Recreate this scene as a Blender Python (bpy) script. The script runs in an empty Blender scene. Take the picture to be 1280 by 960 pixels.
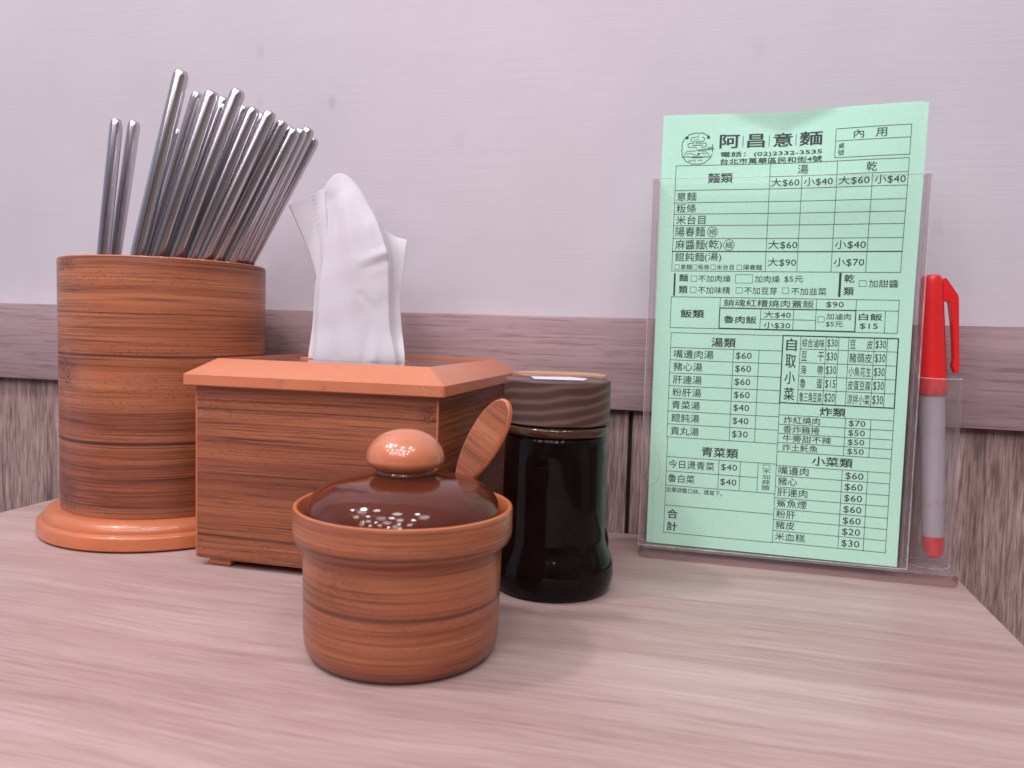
import bpy, bmesh, math, random
from mathutils import Vector, Matrix
random.seed(7)
scene = bpy.context.scene
col = scene.collection

# ---------------------------------------------------------------- camera
cam_d = bpy.data.cameras.new('camera')
cam = bpy.data.objects.new('camera', cam_d)
col.objects.link(cam)
scene.camera = cam
cam_d.sensor_width = 36.0
cam_d.lens = 27.434
cam_d.clip_start = 0.01
cam_d.clip_end = 50
RX = Vector((0.96803, 0.24924, 0.02826))
FW = Vector((-0.24681, 0.96653, -0.07001))
UP = Vector((-0.04476, 0.06080, 0.99715))
m = Matrix(((RX.x, UP.x, -FW.x, 0.0), (RX.y, UP.y, -FW.y, -0.5137), (RX.z, UP.z, -FW.z, 0.1325), (0, 0, 0, 1)))
cam.matrix_world = m
cam_d.dof.use_dof = True
cam_d.dof.focus_distance = 0.46
cam_d.dof.aperture_fstop = 14.0

# ---------------------------------------------------------------- world, light, exposure
TINT = (1.0, 0.955, 1.03)
world = bpy.data.worlds.new('World')
scene.world = world
world.use_nodes = True
wt = world.node_tree
wt.nodes.clear()
def wn(t, **k):
    n = wt.nodes.new(t)
    for a, b in k.items(): setattr(n, a, b)
    return n
wo = wn('ShaderNodeOutputWorld'); wb = wn('ShaderNodeBackground')
tc = wn('ShaderNodeTexCoord'); sx = wn('ShaderNodeSeparateXYZ')
wt.links.new(tc.outputs['Generated'], sx.inputs[0])
def wm(op, a, b=0.0, c=0.0):
    nd = wn('ShaderNodeMath', operation=op)
    for i, v in enumerate((a, b, c)):
        if hasattr(v, 'links'): wt.links.new(v, nd.inputs[i])
        else: nd.inputs[i].default_value = v
    return nd.outputs[0]
def wramp(fac, stops):
    nd = wn('ShaderNodeValToRGB'); wt.links.new(fac, nd.inputs[0])
    el = nd.color_ramp.elements
    while len(el) < len(stops): el.new(0.5)
    for q, (p_, c_) in zip(el, stops): q.position = p_; q.color = (*c_, 1)
    return nd.outputs[0]
def wmix(fac, a, b, mode='MIX'):
    nd = wn('ShaderNodeMix', data_type='RGBA', blend_type=mode)
    if hasattr(fac, 'links'): wt.links.new(fac, nd.inputs[0])
    else: nd.inputs[0].default_value = fac
    wt.links.new(a, nd.inputs[6]); wt.links.new(b, nd.inputs[7])
    return nd.outputs[2]
# the room round the table: pale ceiling, dim furniture at eye level, a bright shop front to the left
az = wm('ARCTAN2', sx.outputs['X'], wm('MULTIPLY', sx.outputs['Y'], -1.0))      # 0 = towards the diner, - = left, + = right
nz = wn('ShaderNodeTexNoise', noise_dimensions='2D'); nz.inputs['Scale'].default_value = 1.0; nz.inputs['Detail'].default_value = 3.0
cv = wn('ShaderNodeCombineXYZ'); wt.links.new(wm('MULTIPLY', az, 2.6), cv.inputs[0]); wt.links.new(wm('MULTIPLY', sx.outputs['Z'], 2.2), cv.inputs[1])
wt.links.new(cv.outputs[0], nz.inputs['Vector'])
azn = wm('ADD', wm('MULTIPLY_ADD', az, 0.159, 0.5), wm('MULTIPLY_ADD', nz.outputs['Fac'], 0.10, -0.05))
ring = wramp(azn, [(0.0, (.50, .46, .48)), (0.18, (.45, .43, .47)), (0.27, (.88, .95, 1.25)), (0.36, (.78, .86, 1.2)), (0.40, (.20, .17, .20)), (0.47, (.36, .32, .36)), (0.53, (.085, .062, .068)), (0.63, (.40, .29, .26)), (0.72, (.62, .57, .58)), (0.85, (.5, .46, .48))])
stripe = wramp(nz.outputs['Fac'], [(0.36, (.35, .33, .33)), (0.62, (1.15, 1.12, 1.12))])
ring = wmix(0.8, ring, stripe, 'MULTIPLY')
rn = wn('ShaderNodeMix', data_type='RGBA', blend_type='MULTIPLY'); rn.inputs[0].default_value = 0.8
ceil = wramp(wm('MULTIPLY_ADD', sx.outputs['Z'], 0.5, 0.5), [(0.0, (.06, .045, .045)), (0.45, (.16, .13, .13)), (0.70, (.62, .575, .60)), (1.0, (.85, .80, .835))])
hz = wramp(wm('ABSOLUTE', wm('ADD', sx.outputs['Z'], -0.10)), [(0.22, (1, 1, 1)), (0.55, (0, 0, 0))])
bw = wn('ShaderNodeRGBToBW'); wt.links.new(hz, bw.inputs[0])
wt.links.new(wmix(bw.outputs[0], ceil, ring), wb.inputs[0])
wb.inputs[1].default_value = 0.62
wt.links.new(wb.outputs[0], wo.inputs[0])

def lamp(name, loc, target, size, power, shape='DISK', color=TINT):
    l = bpy.data.lights.new(name, 'AREA')
    l.shape = shape; l.size = size; l.energy = power; l.color = color
    o = bpy.data.objects.new(name, l)
    o.location = loc
    o.rotation_euler = (Vector(target) - Vector(loc)).to_track_quat('-Z', 'Y').to_euler()
    col.objects.link(o)
    return o
for i in range(6):
    for j in range(4):
        lx = -1.35 + i * 0.42 + 0.11 * math.sin(i * 5.1 + j * 3.7)
        ly = (-0.80, -1.40, -2.0, -2.6)[j] + 0.10 * math.cos(i * 3.3 + j * 1.9)
        lamp('spot_lamp', (lx, ly, 1.62), (-0.12, -0.15, 0.05), (0.13, 0.24, 0.17, 0.32)[(i * 3 + j * 5) % 4], 1.66 if i < 3 else 2.1)
lamp('pendant_lamp', (-0.95, -0.62, 1.62), (-0.12, -0.15, 0.05), 0.16, 9.4)
scene.view_settings.view_transform = 'Standard'
scene.view_settings.look = 'None'
scene.view_settings.exposure = 0.0
scene.view_settings.gamma = 1.0
scene.render.engine = 'CYCLES'
scene.cycles.max_bounces = 10
scene.cycles.transparent_max_bounces = 16
scene.cycles.transmission_bounces = 10

# ---------------------------------------------------------------- material helpers
class NT:
    def __init__(s, name):
        s.m = bpy.data.materials.new(name); s.m.use_nodes = True
        s.t = s.m.node_tree; s.t.nodes.clear()
        s.out = s.t.nodes.new('ShaderNodeOutputMaterial')
    def n(s, typ, **k):
        nd = s.t.nodes.new(typ)
        for a, b in k.items(): setattr(nd, a, b)
        return nd
    def l(s, a, b): s.t.links.new(a, b)
    def sock(s, inp, v):
        if hasattr(v, 'is_linked') or hasattr(v, 'links'): s.l(v, inp)
        else: inp.default_value = v
    def coord(s, kind='Object'): return s.n('ShaderNodeTexCoord').outputs[kind]
    def scale(s, vec, sc, off=(0, 0, 0)):
        mpn = s.n('ShaderNodeMapping'); s.l(vec, mpn.inputs[0])
        mpn.inputs['Scale'].default_value = sc; mpn.inputs['Location'].default_value = off
        return mpn.outputs[0]
    def noise(s, vec, scale=1.0, detail=2.0, rough=0.5, dist=0.0):
        nd = s.n('ShaderNodeTexNoise'); s.l(vec, nd.inputs['Vector'])
        nd.inputs['Scale'].default_value = scale; nd.inputs['Detail'].default_value = detail
        nd.inputs['Roughness'].default_value = rough; nd.inputs['Distortion'].default_value = dist
        return nd.outputs['Fac']
    def ramp(s, fac, stops, interp='LINEAR'):
        nd = s.n('ShaderNodeValToRGB'); s.sock(nd.inputs[0], fac)
        el = nd.color_ramp.elements; nd.color_ramp.interpolation = interp
        while len(el) < len(stops): el.new(0.5)
        for q, (p, c) in zip(el, stops):
            q.position = p; q.color = (c, c, c, 1) if not hasattr(c, '__len__') else (*c, 1)
        return nd.outputs[0]
    def mix(s, fac, a, b, mode='MIX'):
        nd = s.n('ShaderNodeMix', data_type='RGBA', blend_type=mode)
        s.sock(nd.inputs[0], fac)
        for i, v in ((6, a), (7, b)):
            if hasattr(v, '__len__') and not hasattr(v, 'links'): nd.inputs[i].default_value = (*v, 1) if len(v) == 3 else v
            else: s.sock(nd.inputs[i], v)
        return nd.outputs[2]
    def math(s, op, a, b=0.0, c=0.0):
        nd = s.n('ShaderNodeMath', operation=op)
        for i, v in enumerate((a, b, c)): s.sock(nd.inputs[i], v)
        return nd.outputs[0]
    def bump(s, h, strength=0.2, dist=0.001):
        nd = s.n('ShaderNodeBump'); s.l(h, nd.inputs['Height'])
        nd.inputs['Strength'].default_value = strength; nd.inputs['Distance'].default_value = dist
        return nd.outputs[0]
    def bsdf(s, **k):
        nd = s.n('ShaderNodeBsdfPrincipled')
        for a, v in k.items():
            key = a.replace('_', ' ')
            names = {i.name.lower(): i for i in nd.inputs}
            i = names[key.lower()]
            if key.lower() == 'base color' and hasattr(v, '__len__') and len(v) == 3: v = (*v, 1)
            if i.type == 'RGBA' and hasattr(v, '__len__') and not hasattr(v, 'links') and len(v) == 3: v = (*v, 1)
            s.sock(i, v)
        return nd.outputs[0]
    def done(s, surf):
        s.l(surf, s.out.inputs[0]); return s.m

def plain(name, c, rough=0.4, var=0.06, scale=60, coat=0.0, metallic=0.0, bump=0.0, **k):
    t = NT(name)
    v = t.coord()
    f = t.noise(v, scale, 4, 0.6)
    dark = tuple(a * (1 - var * 2) for a in c); lite = tuple(min(1, a * (1 + var)) for a in c)
    cc = t.ramp(f, [(0.3, dark), (0.7, lite)])
    rr = t.ramp(t.noise(v, scale * 2.3, 3), [(0.3, max(0, rough - .05)), (0.7, rough + .06)])
    kw = dict(base_color=cc, roughness=rr, coat_weight=coat, metallic=metallic, **k)
    if bump: kw['normal'] = t.bump(t.noise(v, scale * 8, 3), bump, 0.0004)
    return t.done(t.bsdf(**kw))

def bamboo(name, seams, seed=0.0, knots=(), rough=0.3, contrast=1.0, period=None):
    """wood print on plastic: UV in metres (u along the grain, v across)"""
    t = NT(name)
    uv = t.coord('UV')
    sp = t.n('ShaderNodeSeparateXYZ'); t.l(uv, sp.inputs[0])
    wob = t.noise(t.scale(uv, (9, 25, 1), (seed, seed, 0)), 1, 2)
    v = t.math('ADD', sp.outputs['Y'], t.math('MULTIPLY', t.math('SUBTRACT', wob, 0.5), 0.0022))
    cmb = t.n('ShaderNodeCombineXYZ'); t.l(sp.outputs['X'], cmb.inputs[0]); t.l(v, cmb.inputs[1]); cmb.inputs[2].default_value = seed
    vec = cmb.outputs[0]
    band = t.math('ADD', t.math('MULTIPLY', t.noise(t.scale(vec, (3.0, 120, 1), (seed * 3, 1.7 * seed, 0)), 1, 4, 0.6), 0.6),
                  t.math('MULTIPLY', t.noise(t.scale(vec, (2.0, 38, 1), (seed, 2.2 * seed, 4)), 1, 2, 0.5), 0.4))
    fine = t.noise(t.scale(vec, (12, 1000, 1), (seed, 0, 0)), 1, 3, 0.6)
    streak = t.noise(t.scale(vec, (8, 560, 1), (0, seed, 3)), 1, 4, 0.66)
    base = t.ramp(band, [(0.31, (0.160, 0.041, 0.020)), (0.43, (0.275, 0.080, 0.037)), (0.54, (0.390, 0.128, 0.057)), (0.69, (0.52, 0.190, 0.088))])
    fl = t.ramp(fine, [(0.36, 0.42), (0.46, 0.88), (0.54, 1.02), (0.72, 1.18)])
    c1 = t.mix(0.85 * contrast, base, t.mix(1.0, base, fl, 'MULTIPLY'))
    ridge = t.math('ABSOLUTE', t.math('SUBTRACT', streak, 0.5))
    sl = t.math('MAXIMUM', t.ramp(ridge, [(0.0, 0.30), (0.008, 0.48), (0.019, 1.0)]), t.ramp(t.noise(t.scale(vec, (14, 90, 1), (2, seed, 8)), 1, 2), [(0.42, 0.45), (0.62, 1.0)]))
    c2 = t.mix(0.9 * contrast, c1, t.mix(1.0, c1, sl, 'MULTIPLY'))
    # rows of small pores printed across the grain
    br = t.noise(t.scale(vec, (520, 640, 1)), 1, 1)
    pm = t.math('MULTIPLY', t.ramp(br, [(0.60, 0.0), (0.66, 1.0)]), t.ramp(t.noise(t.scale(vec, (5, 60, 1), (seed + 4, 2, 0)), 1, 2), [(0.47, 0.0), (0.6, 0.42)]))
    c3 = t.mix(pm, c2, (0.16, 0.045, 0.025))
    # seams between the strips
    for (z, w, s) in seams:
        d = t.math('ABSOLUTE', t.math('SUBTRACT', v, z))
        msk = t.math('MULTIPLY', t.ramp(t.math('DIVIDE', d, w), [(0.25, 1.0), (1.0, 0.0)]), s)
        c3 = t.mix(msk, c3, (0.055, 0.018, 0.012))
    for (u0, w, z0, z1) in knots:
        du = t.math('ABSOLUTE', t.math('SUBTRACT', sp.outputs['X'], u0))
        mu = t.ramp(t.math('DIVIDE', du, w), [(0.2, 1.0), (1.0, 0.0)])
        zc, zh = (z0 + z1) / 2, (z1 - z0) / 2
        mv = t.ramp(t.math('DIVIDE', t.math('ABSOLUTE', t.math('SUBTRACT', v, zc)), zh), [(0.8, 1.0), (1.0, 0.0)])
        blot = t.ramp(t.noise(t.scale(vec, (380, 520, 1)), 1, 3, 0.7, 1.5), [(0.42, 1.0), (0.58, 0.0)])
        mk = t.math('MULTIPLY', t.math('MULTIPLY', mu, mv), t.math('MULTIPLY', blot, 0.85 if contrast > .9 else 0.4))
        c3 = t.mix(mk, c3, (0.075, 0.024, 0.014))
    rr = t.ramp(fine, [(0.3, rough + .1), (0.7, rough)])
    return t.done(t.bsdf(base_color=c3, roughness=rr, coat_weight=0.15, coat_roughness=0.16, specular_ior_level=0.4, normal=t.bump(fine, 0.06, 0.0002)))

ORANGE = (0.56, 0.165, 0.068)
M = {}
M['orange'] = plain('orange_plastic', ORANGE, 0.32, 0.05, 45, coat=0.25, bump=0.04)
M['orange_satin'] = plain('orange_plastic_satin', (0.60, 0.185, 0.080), 0.35, 0.05, 45, coat=0.9, coat_roughness=0.04, coat_ior=1.6)
M['bamboo_holder'] = bamboo('bamboo_print_tall', [(0.1110, 0.0013, .85), (0.0604, 0.0014, 0.95), (0.1355, 0.0008, 0.4), (0.0395, .0008, .5)], 1.3,
                            [(-0.026, 0.015, 0.0885, 0.1105), (-0.026, 0.015, 0.018, 0.0392), (-.026, .014, .159, .167)], 0.34)
M['bamboo_box'] = bamboo('bamboo_print_box', [(0.0175, 0.0009, .8), (0.086, 0.0008, .55), (0.0515, .0007, .5)], 5.2, [(.392, .008, .084, .094)], 0.36)
M['bamboo_pot'] = bamboo('bamboo_print_pot', [(0.0255, 0.0012, .75), (0.0485, 0.0008, 0.5)], 9.1, [(-0.012, .02, .031, .043)], 0.28, 0.8)
M['bamboo_spoon'] = bamboo('bamboo_print_spoon', [(0.012, .0005, .5)], 3.3, (), 0.3, 0.7)

def grain(name, along, across, stops, seed=0.0, fine_amt=0.5, rough=0.45, bump=0.15, freq=(2.0, 22.0), third=1.0, dist=0.8, pore=(0.36, 0.46), pf=(14, 330), bigw=0.62, fm=9):
    """laminate wood; along/across are object axes"""
    t = NT(name)
    v = t.coord()
    def sc(a, b):
        s = [third] * 3; s['XYZ'.index(along)] = a; s['XYZ'.index(across)] = b; return tuple(s)
    big = t.noise(t.scale(v, sc(*freq), (seed, seed, seed)), 1, 4, 0.55, dist)
    fib = t.noise(t.scale(v, sc(freq[0] * 5, freq[1] * fm), (seed + 2, seed, 0)), 1, 5, 0.65, 0.3)
    por = t.noise(t.scale(v, sc(*pf), (seed, 5, 1)), 1, 2, 0.6)
    f = t.math('ADD', t.math('MULTIPLY', big, bigw), t.math('MULTIPLY', fib, 1 - bigw))
    c = t.ramp(f, stops)
    pm = t.ramp(por, [(pore[0], fine_amt), (pore[1], 0.0)])
    c = t.mix(pm, c, t.mix(1.0, c, (0.62, 0.55, 0.55), 'MULTIPLY'))
    return t.done(t.bsdf(base_color=c, roughness=t.math('ADD', t.ramp(fib, [(0.3, rough + .06), (0.7, rough - .04)]), t.ramp(t.noise(v, 14, 4, 0.6), [(0.42, -0.06), (0.62, 0.10)])), normal=t.bump(por, bump, 0.0004)))

def table_mat():
    t = NT('table_laminate')
    v = t.coord()
    wb_ = t.math('MULTIPLY', t.math('SUBTRACT', t.noise(t.scale(v, (3.5, 5, 1)), 1, 2), 0.5), 0.035)
    sp = t.n('ShaderNodeSeparateXYZ'); t.l(v, sp.inputs[0])
    cb = t.n('ShaderNodeCombineXYZ'); t.l(sp.outputs['X'], cb.inputs[0]); t.l(t.math('ADD', sp.outputs['Y'], wb_), cb.inputs[1])
    w = cb.outputs[0]
    broad = t.noise(t.scale(w, (1.4, 11, 1), (3, 2, 0)), 1, 3, 0.5)
    mid = t.noise(t.scale(w, (4, 75, 1), (1, 4, 0)), 1, 4, 0.6)
    fib = t.noise(t.scale(w, (18, 420, 1), (6, 4, 0)), 1, 3, 0.6)
    hatch = t.noise(t.scale(w, (40, 950, 1)), 1, 2, 0.6)
    f = t.math('ADD', t.math('ADD', t.math('MULTIPLY', broad, 0.32), t.math('MULTIPLY', mid, 0.26)), t.math('ADD', t.math('MULTIPLY', fib, 0.22), t.math('MULTIPLY', hatch, 0.20)))
    c = t.ramp(f, [(0.37, (0.335, 0.205, 0.180)), (0.45, (0.440, 0.298, 0.268)), (0.53, (0.525, 0.380, 0.350)), (0.63, (0.61, 0.472, 0.444))])
    dk = t.math('MULTIPLY', t.ramp(t.noise(t.scale(w, (2.2, 26, 1), (9, 1, 0)), 1, 2, 0.5), [(0.56, 0.0), (0.70, 0.30)]), t.ramp(mid, [(0.35, 1.0), (0.6, 0.4)]))
    c = t.mix(dk, c, (0.30, 0.175, 0.155))
    rr = t.math('ADD', t.ramp(fib, [(0.3, 0.46), (0.7, 0.38)]), t.ramp(t.noise(v, 14, 4, 0.6), [(0.42, -0.06), (0.62, 0.09)]))
    return t.done(t.bsdf(base_color=c, roughness=rr, normal=t.bump(hatch, 0.10, 0.0003)))
M['table'] = table_mat()
M['rail'] = grain('rail_laminate', 'X', 'Z', [(0.33, (0.300, 0.198, 0.205)), (0.5, (0.385, 0.262, 0.270)), (0.66, (0.465, 0.33, 0.338))], 7.0, 0.6, 0.5, 0.15, (3.0, 40.0), 1.0, 1.2, (0.36, 0.46), (26, 520), 0.55)
M['panel'] = grain('panel_laminate', 'Z', 'X', [(0.35, (0.125, 0.074, 0.064)), (0.45, (0.275, 0.180, 0.160)), (0.54, (0.41, 0.282, 0.256)), (0.66, (0.62, 0.47, 0.435))], 4.0, 1.0, 0.5, 0.2, (4.5, 40.0), 1.0, 1.2, (0.40, 0.54), (48, 720), 0.5)
M['gap'] = plain('dark_gap', (0.03, 0.018, 0.018), 0.8, 0.1, 50)

def wall_mat():
    t = NT('painted_wall')
    v = t.coord()
    st = t.noise(t.scale(v, (9, 1, 420)), 1, 5, 0.68, 0.35)
    bl = t.noise(v, 5.5, 4, 0.6)
    c = t.ramp(bl, [(0.25, (0.562, 0.512, 0.542)), (0.75, (0.626, 0.582, 0.612))])
    c = t.mix(t.ramp(st, [(0.3, 0.09), (0.55, 0.0)]), c, (0.43, 0.37, 0.41))
    # a few dirty spots
    def spot(x, z, r, s):
        sp = t.n('ShaderNodeSeparateXYZ'); t.l(v, sp.inputs[0])
        dx = t.math('SUBTRACT', sp.outputs['X'], x); dz = t.math('MULTIPLY', t.math('SUBTRACT', sp.outputs['Z'], z), 0.6)
        d = t.math('SQRT', t.math('ADD', t.math('POWER', dx, 2), t.math('POWER', dz, 2)))
        d = t.math('ADD', d, t.math('MULTIPLY', t.math('SUBTRACT', t.noise(v, 180, 3), 0.5), r))
        return t.math('MULTIPLY', t.ramp(t.math('DIVIDE', d, r), [(0.3, 1.0), (1.0, 0.0)]), s * 0.75)
    for a in ((-0.2714, 0.2901, 0.004, .4), (-0.329, 0.3299, 0.004, .22), (0.105, 0.236, 0.005, .25), (0.111, 0.222, 0.006, .2), (-0.175, 0.262, 0.006, .14), (-.33, .292, .004, .16), (0.128, .20, .004, .2), (0.02, .31, .006, .12)):
        c = t.mix(spot(*a), c, (0.30, 0.25, 0.27))
    return t.done(t.bsdf(base_color=c, roughness=0.62, normal=t.bump(st, 0.11, 0.0010)))
M['wall'] = wall_mat()

def steel():
    t = NT('brushed_steel')
    v = t.coord()
    s = t.noise(t.scale(v, (900, 900, 6)), 1, 3, 0.6)
    c = t.ramp(s, [(0.3, (0.52, 0.49, 0.515)), (0.7, (0.61, 0.58, 0.61))])
    return t.done(t.bsdf(base_color=c, metallic=1.0, roughness=t.ramp(s, [(0.3, 0.20), (0.7, 0.25)])))
M['steel'] = steel()

def paper_mat(name, c, tl=0.25):
    t = NT(name)
    v = t.coord()
    f = t.noise(v, 900, 3, 0.7)
    cc = t.ramp(f, [(0.3, tuple(a * .93 for a in c)), (0.7, tuple(min(1, a * 1.03) for a in c))])
    d = t.bsdf(base_color=cc, roughness=0.75, normal=t.bump(f, 0.15, 0.0002))
    tr = t.n('ShaderNodeBsdfTranslucent'); t.l(cc, tr.inputs[0])
    mxs = t.n('ShaderNodeMixShader'); mxs.inputs[0].default_value = tl
    t.l(d, mxs.inputs[1]); t.l(tr.outputs[0], mxs.inputs[2])
    return t.done(mxs.outputs[0])
M['paper'] = paper_mat('green_paper', (0.56, 0.94, 0.735), 0.08)
M['ink'] = plain('printed_ink', (0.035, 0.050, 0.055), 0.6, 0.1, 400)
def tissue_mat():
    t = NT('tissue_paper')
    v = t.coord('UV')
    ob = t.coord()
    f = t.noise(ob, 1500, 3, 0.7); g = t.noise(ob, 260, 3, .6)
    sp = t.n('ShaderNodeSeparateXYZ'); t.l(v, sp.inputs[0])
    # embossed dots in two bands near the edges, following the sheet
    vor = t.n('ShaderNodeTexVoronoi'); vor.inputs['Randomness'].default_value = 0.0
    t.l(t.scale(v, (58, 52, 1)), vor.inputs['Vector']); vor.inputs['Scale'].default_value = 1.0
    dots = t.ramp(vor.outputs['Distance'], [(0.25, 1.0), (0.42, 0.0)])
    b1 = t.ramp(t.math('ABSOLUTE', t.math('SUBTRACT', sp.outputs['X'], 0.155)), [(0.016, 1.0), (0.019, 0.0)])
    b2 = t.ramp(t.math('ABSOLUTE', t.math('SUBTRACT', sp.outputs['X'], 0.845)), [(0.016, 0.8), (0.019, 0.0)])
    bm = t.math('MULTIPLY', t.math('ADD', b1, b2), t.ramp(sp.outputs['Y'], [(0.55, 0.0), (0.62, 1.0)]))
    h = t.math('SUBTRACT', t.math('ADD', t.math('MULTIPLY', f, 0.35), t.math('MULTIPLY', g, 0.25)), t.math('MULTIPLY', dots, bm))
    nrm = t.bump(h, 0.6, 0.0007)
    d = t.bsdf(base_color=(0.90, 0.885, 0.91), roughness=0.85, normal=nrm)
    tr = t.n('ShaderNodeBsdfTranslucent'); tr.inputs[0].default_value = (0.90, 0.885, 0.91, 1)
    mxs = t.n('ShaderNodeMixShader'); mxs.inputs[0].default_value = 0.46
    t.l(d, mxs.inputs[1]); t.l(tr.outputs[0], mxs.inputs[2])
    return t.done(mxs.outputs[0])
M['tissue'] = tissue_mat()

def clear_sheet(name, tint=(0.97, 0.955, 0.96), haze=0.0, hazec=(0.6, 0.5, 0.52), rough=0.03, fk=0.7, graze=0.0):
    t = NT(name)
    tr = t.n('ShaderNodeBsdfTransparent'); tr.inputs[0].default_value = (*tint, 1)
    gl = t.n('ShaderNodeBsdfGlossy'); gl.inputs['Roughness'].default_value = rough
    fr = t.n('ShaderNodeFresnel'); fr.inputs[0].default_value = 1.45
    geo = t.n('ShaderNodeNewGeometry')
    fac = t.math('MULTIPLY', t.math('MULTIPLY', fr.outputs[0], fk), t.math('SUBTRACT', 1.0, geo.outputs['Backfacing']))
    a = t.n('ShaderNodeMixShader'); t.l(fac, a.inputs[0]); t.l(tr.outputs[0], a.inputs[1]); t.l(gl.outputs[0], a.inputs[2])
    s = a.outputs[0]
    if haze:
        df = t.n('ShaderNodeBsdfDiffuse'); df.inputs[0].default_value = (*hazec, 1)
        b = t.n('ShaderNodeMixShader')
        f = t.ramp(t.noise(t.scale(t.coord(), (300, 300, 90)), 1, 4, 0.7), [(0.35, haze * .5), (0.6, haze), (0.72, min(1, haze * 2.2))])
        if graze:
            lw = t.n('ShaderNodeLayerWeight'); lw.inputs[0].default_value = 0.5
            f = t.math('ADD', f, t.math('MULTIPLY', t.math('POWER', lw.outputs['Facing'], 4.0), graze))
        t.l(f, b.inputs[0]); t.l(s, b.inputs[1]); t.l(df.outputs[0], b.inputs[2]); s = b.outputs[0]
    return t.done(s)
M['acrylic'] = clear_sheet('clear_acrylic', (0.999, 0.997, 0.997), fk=0.4)
M['acrylic_edge'] = clear_sheet('acrylic_cut_edge', (0.90, 0.86, 0.87), 0.16, (0.60, 0.52, 0.54), 0.15)
M['acrylic_tube'] = clear_sheet('clear_tube', (0.965, 0.955, 0.96), 0.06, (0.74, 0.68, 0.70), 0.06, graze=0.45)
M['acrylic_glint'] = clear_sheet('acrylic_painted_glint', (0.95, 0.92, 0.93), 0.5, (0.85, 0.80, 0.82), 0.1)  # whitish diffuse mix paints an edge highlight on bevels and tube ends
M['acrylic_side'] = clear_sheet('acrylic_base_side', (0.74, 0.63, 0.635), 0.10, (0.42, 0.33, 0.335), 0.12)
M['acrylic_top'] = clear_sheet('acrylic_base_top', (0.97, 0.955, 0.955), 0.12, (0.80, 0.73, 0.74), 0.05)

def glass_dark():
    t = NT('dark_brown_glass')
    f = t.noise(t.coord(), 90, 3)
    return t.done(t.bsdf(base_color=t.ramp(f, [(0.3, (0.005, 0.0028, 0.0026)), (0.7, (0.008, 0.0042, 0.004))]), roughness=0.07, ior=1.5, specular_ior_level=0.16))
M['dark_glass'] = glass_dark()
def amber():
    t = NT('amber_glass_rim')
    return t.done(t.bsdf(base_color=(0.10, 0.045, 0.024), roughness=0.06, transmission_weight=0.4, ior=1.5))
M['amber'] = amber()
def lid_mat():
    t = NT('brown_clear_plastic')
    return t.done(t.bsdf(base_color=(0.36, 0.10, 0.055), roughness=0.07, transmission_weight=0.8, ior=1.45, specular_ior_level=0.4))
M['lid'] = lid_mat()
M['clear_neck'] = plain('clear_neck', (0.42, 0.2, 0.14), 0.08, 0.04, 60, transmission_weight=0.6)
M['chili'] = plain('red_sauce', (0.10, 0.018, 0.008), 0.25, 0.3, 300, bump=0.4)
M['red'] = plain('red_plastic', (0.82, 0.020, 0.022), 0.34, 0.04, 80, coat=0.1)
def barrel_mat():
    t = NT('marker_barrel')
    v = t.coord()
    sp = t.n('ShaderNodeSeparateXYZ'); t.l(v, sp.inputs[0])
    f = t.noise(t.scale(v, (500, 500, 420)), 1, 2, 0.6)
    band = t.ramp(t.math('ABSOLUTE', t.math('SUBTRACT', sp.outputs['Z'], 0.032)), [(0.0012, 1.0), (0.0022, 0.0)])
    mk = t.math('MULTIPLY', band, t.ramp(f, [(0.45, 0.0), (0.6, 0.55)]))
    c = t.mix(mk, (0.50, 0.465, 0.485), (0.50, 0.20, 0.26))
    return t.done(t.bsdf(base_color=c, roughness=0.35))
M['barrel'] = barrel_mat()
def capwood(name, stops, seed, across=150):
    t = NT(name)
    v = t.coord()
    w = t.n('ShaderNodeTexWave', wave_type='BANDS', bands_direction='Z')
    mpn = t.n('ShaderNodeMapping'); t.l(v, mpn.inputs[0]); mpn.inputs['Rotation'].default_value = (0, math.radians(7), 0.3)
    mpn.inputs['Location'].default_value = (seed, 0, seed)
    t.l(mpn.outputs[0], w.inputs['Vector']); w.inputs['Scale'].default_value = across / 2.0
    w.inputs['Distortion'].default_value = 6.0; w.inputs['Detail'].default_value = 2; w.inputs['Detail Scale'].default_value = 0.35
    fine = t.noise(t.scale(v, (120, 120, 1400)), 1, 3, 0.6)
    f = t.math('ADD', t.math('MULTIPLY', w.outputs['Fac'], 0.75), t.math('MULTIPLY', fine, 0.25))
    return t.done(t.bsdf(base_color=t.ramp(f, stops), roughness=0.5, normal=t.bump(fine, 0.08, 0.0003)))
M['cap_dark'] = capwood('dark_cap_wood', [(0.25, (0.066, 0.031, 0.027)), (0.62, (0.098, 0.049, 0.042)), (0.90, (0.165, 0.088, 0.068))], 0.3, 120)
M['cap_light'] = capwood('pale_cap_wood', [(0.2, (0.32, 0.15, 0.085)), (0.8, (0.52, 0.30, 0.20))], 1.1, 90)
M['sticker'] = plain('white_sticker', (0.80, 0.76, 0.80), 0.35, 0.02, 200)
def lidtop():
    t = NT('dusty_wood_print')
    v = t.coord()
    f = t.noise(t.scale(v, (12, 330, 1)), 1, 4, 0.6)
    c = t.ramp(f, [(0.32, (0.05, 0.02, 0.015)), (0.5, (0.17, 0.07, 0.045)), (0.7, (0.30, 0.14, 0.09))])
    d = t.math('MULTIPLY', t.ramp(t.noise(v, 1600, 2, 0.7), [(0.56, 0.0), (0.64, 0.85)]), t.ramp(t.noise(v, 50, 3), [(0.45, 0.1), (0.6, 1.0)]))
    c = t.mix(d, c, (0.62, 0.55, 0.55))
    return t.done(t.bsdf(base_color=c, roughness=0.13, coat_weight=0.5))
M['lid_top'] = lidtop()
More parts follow.
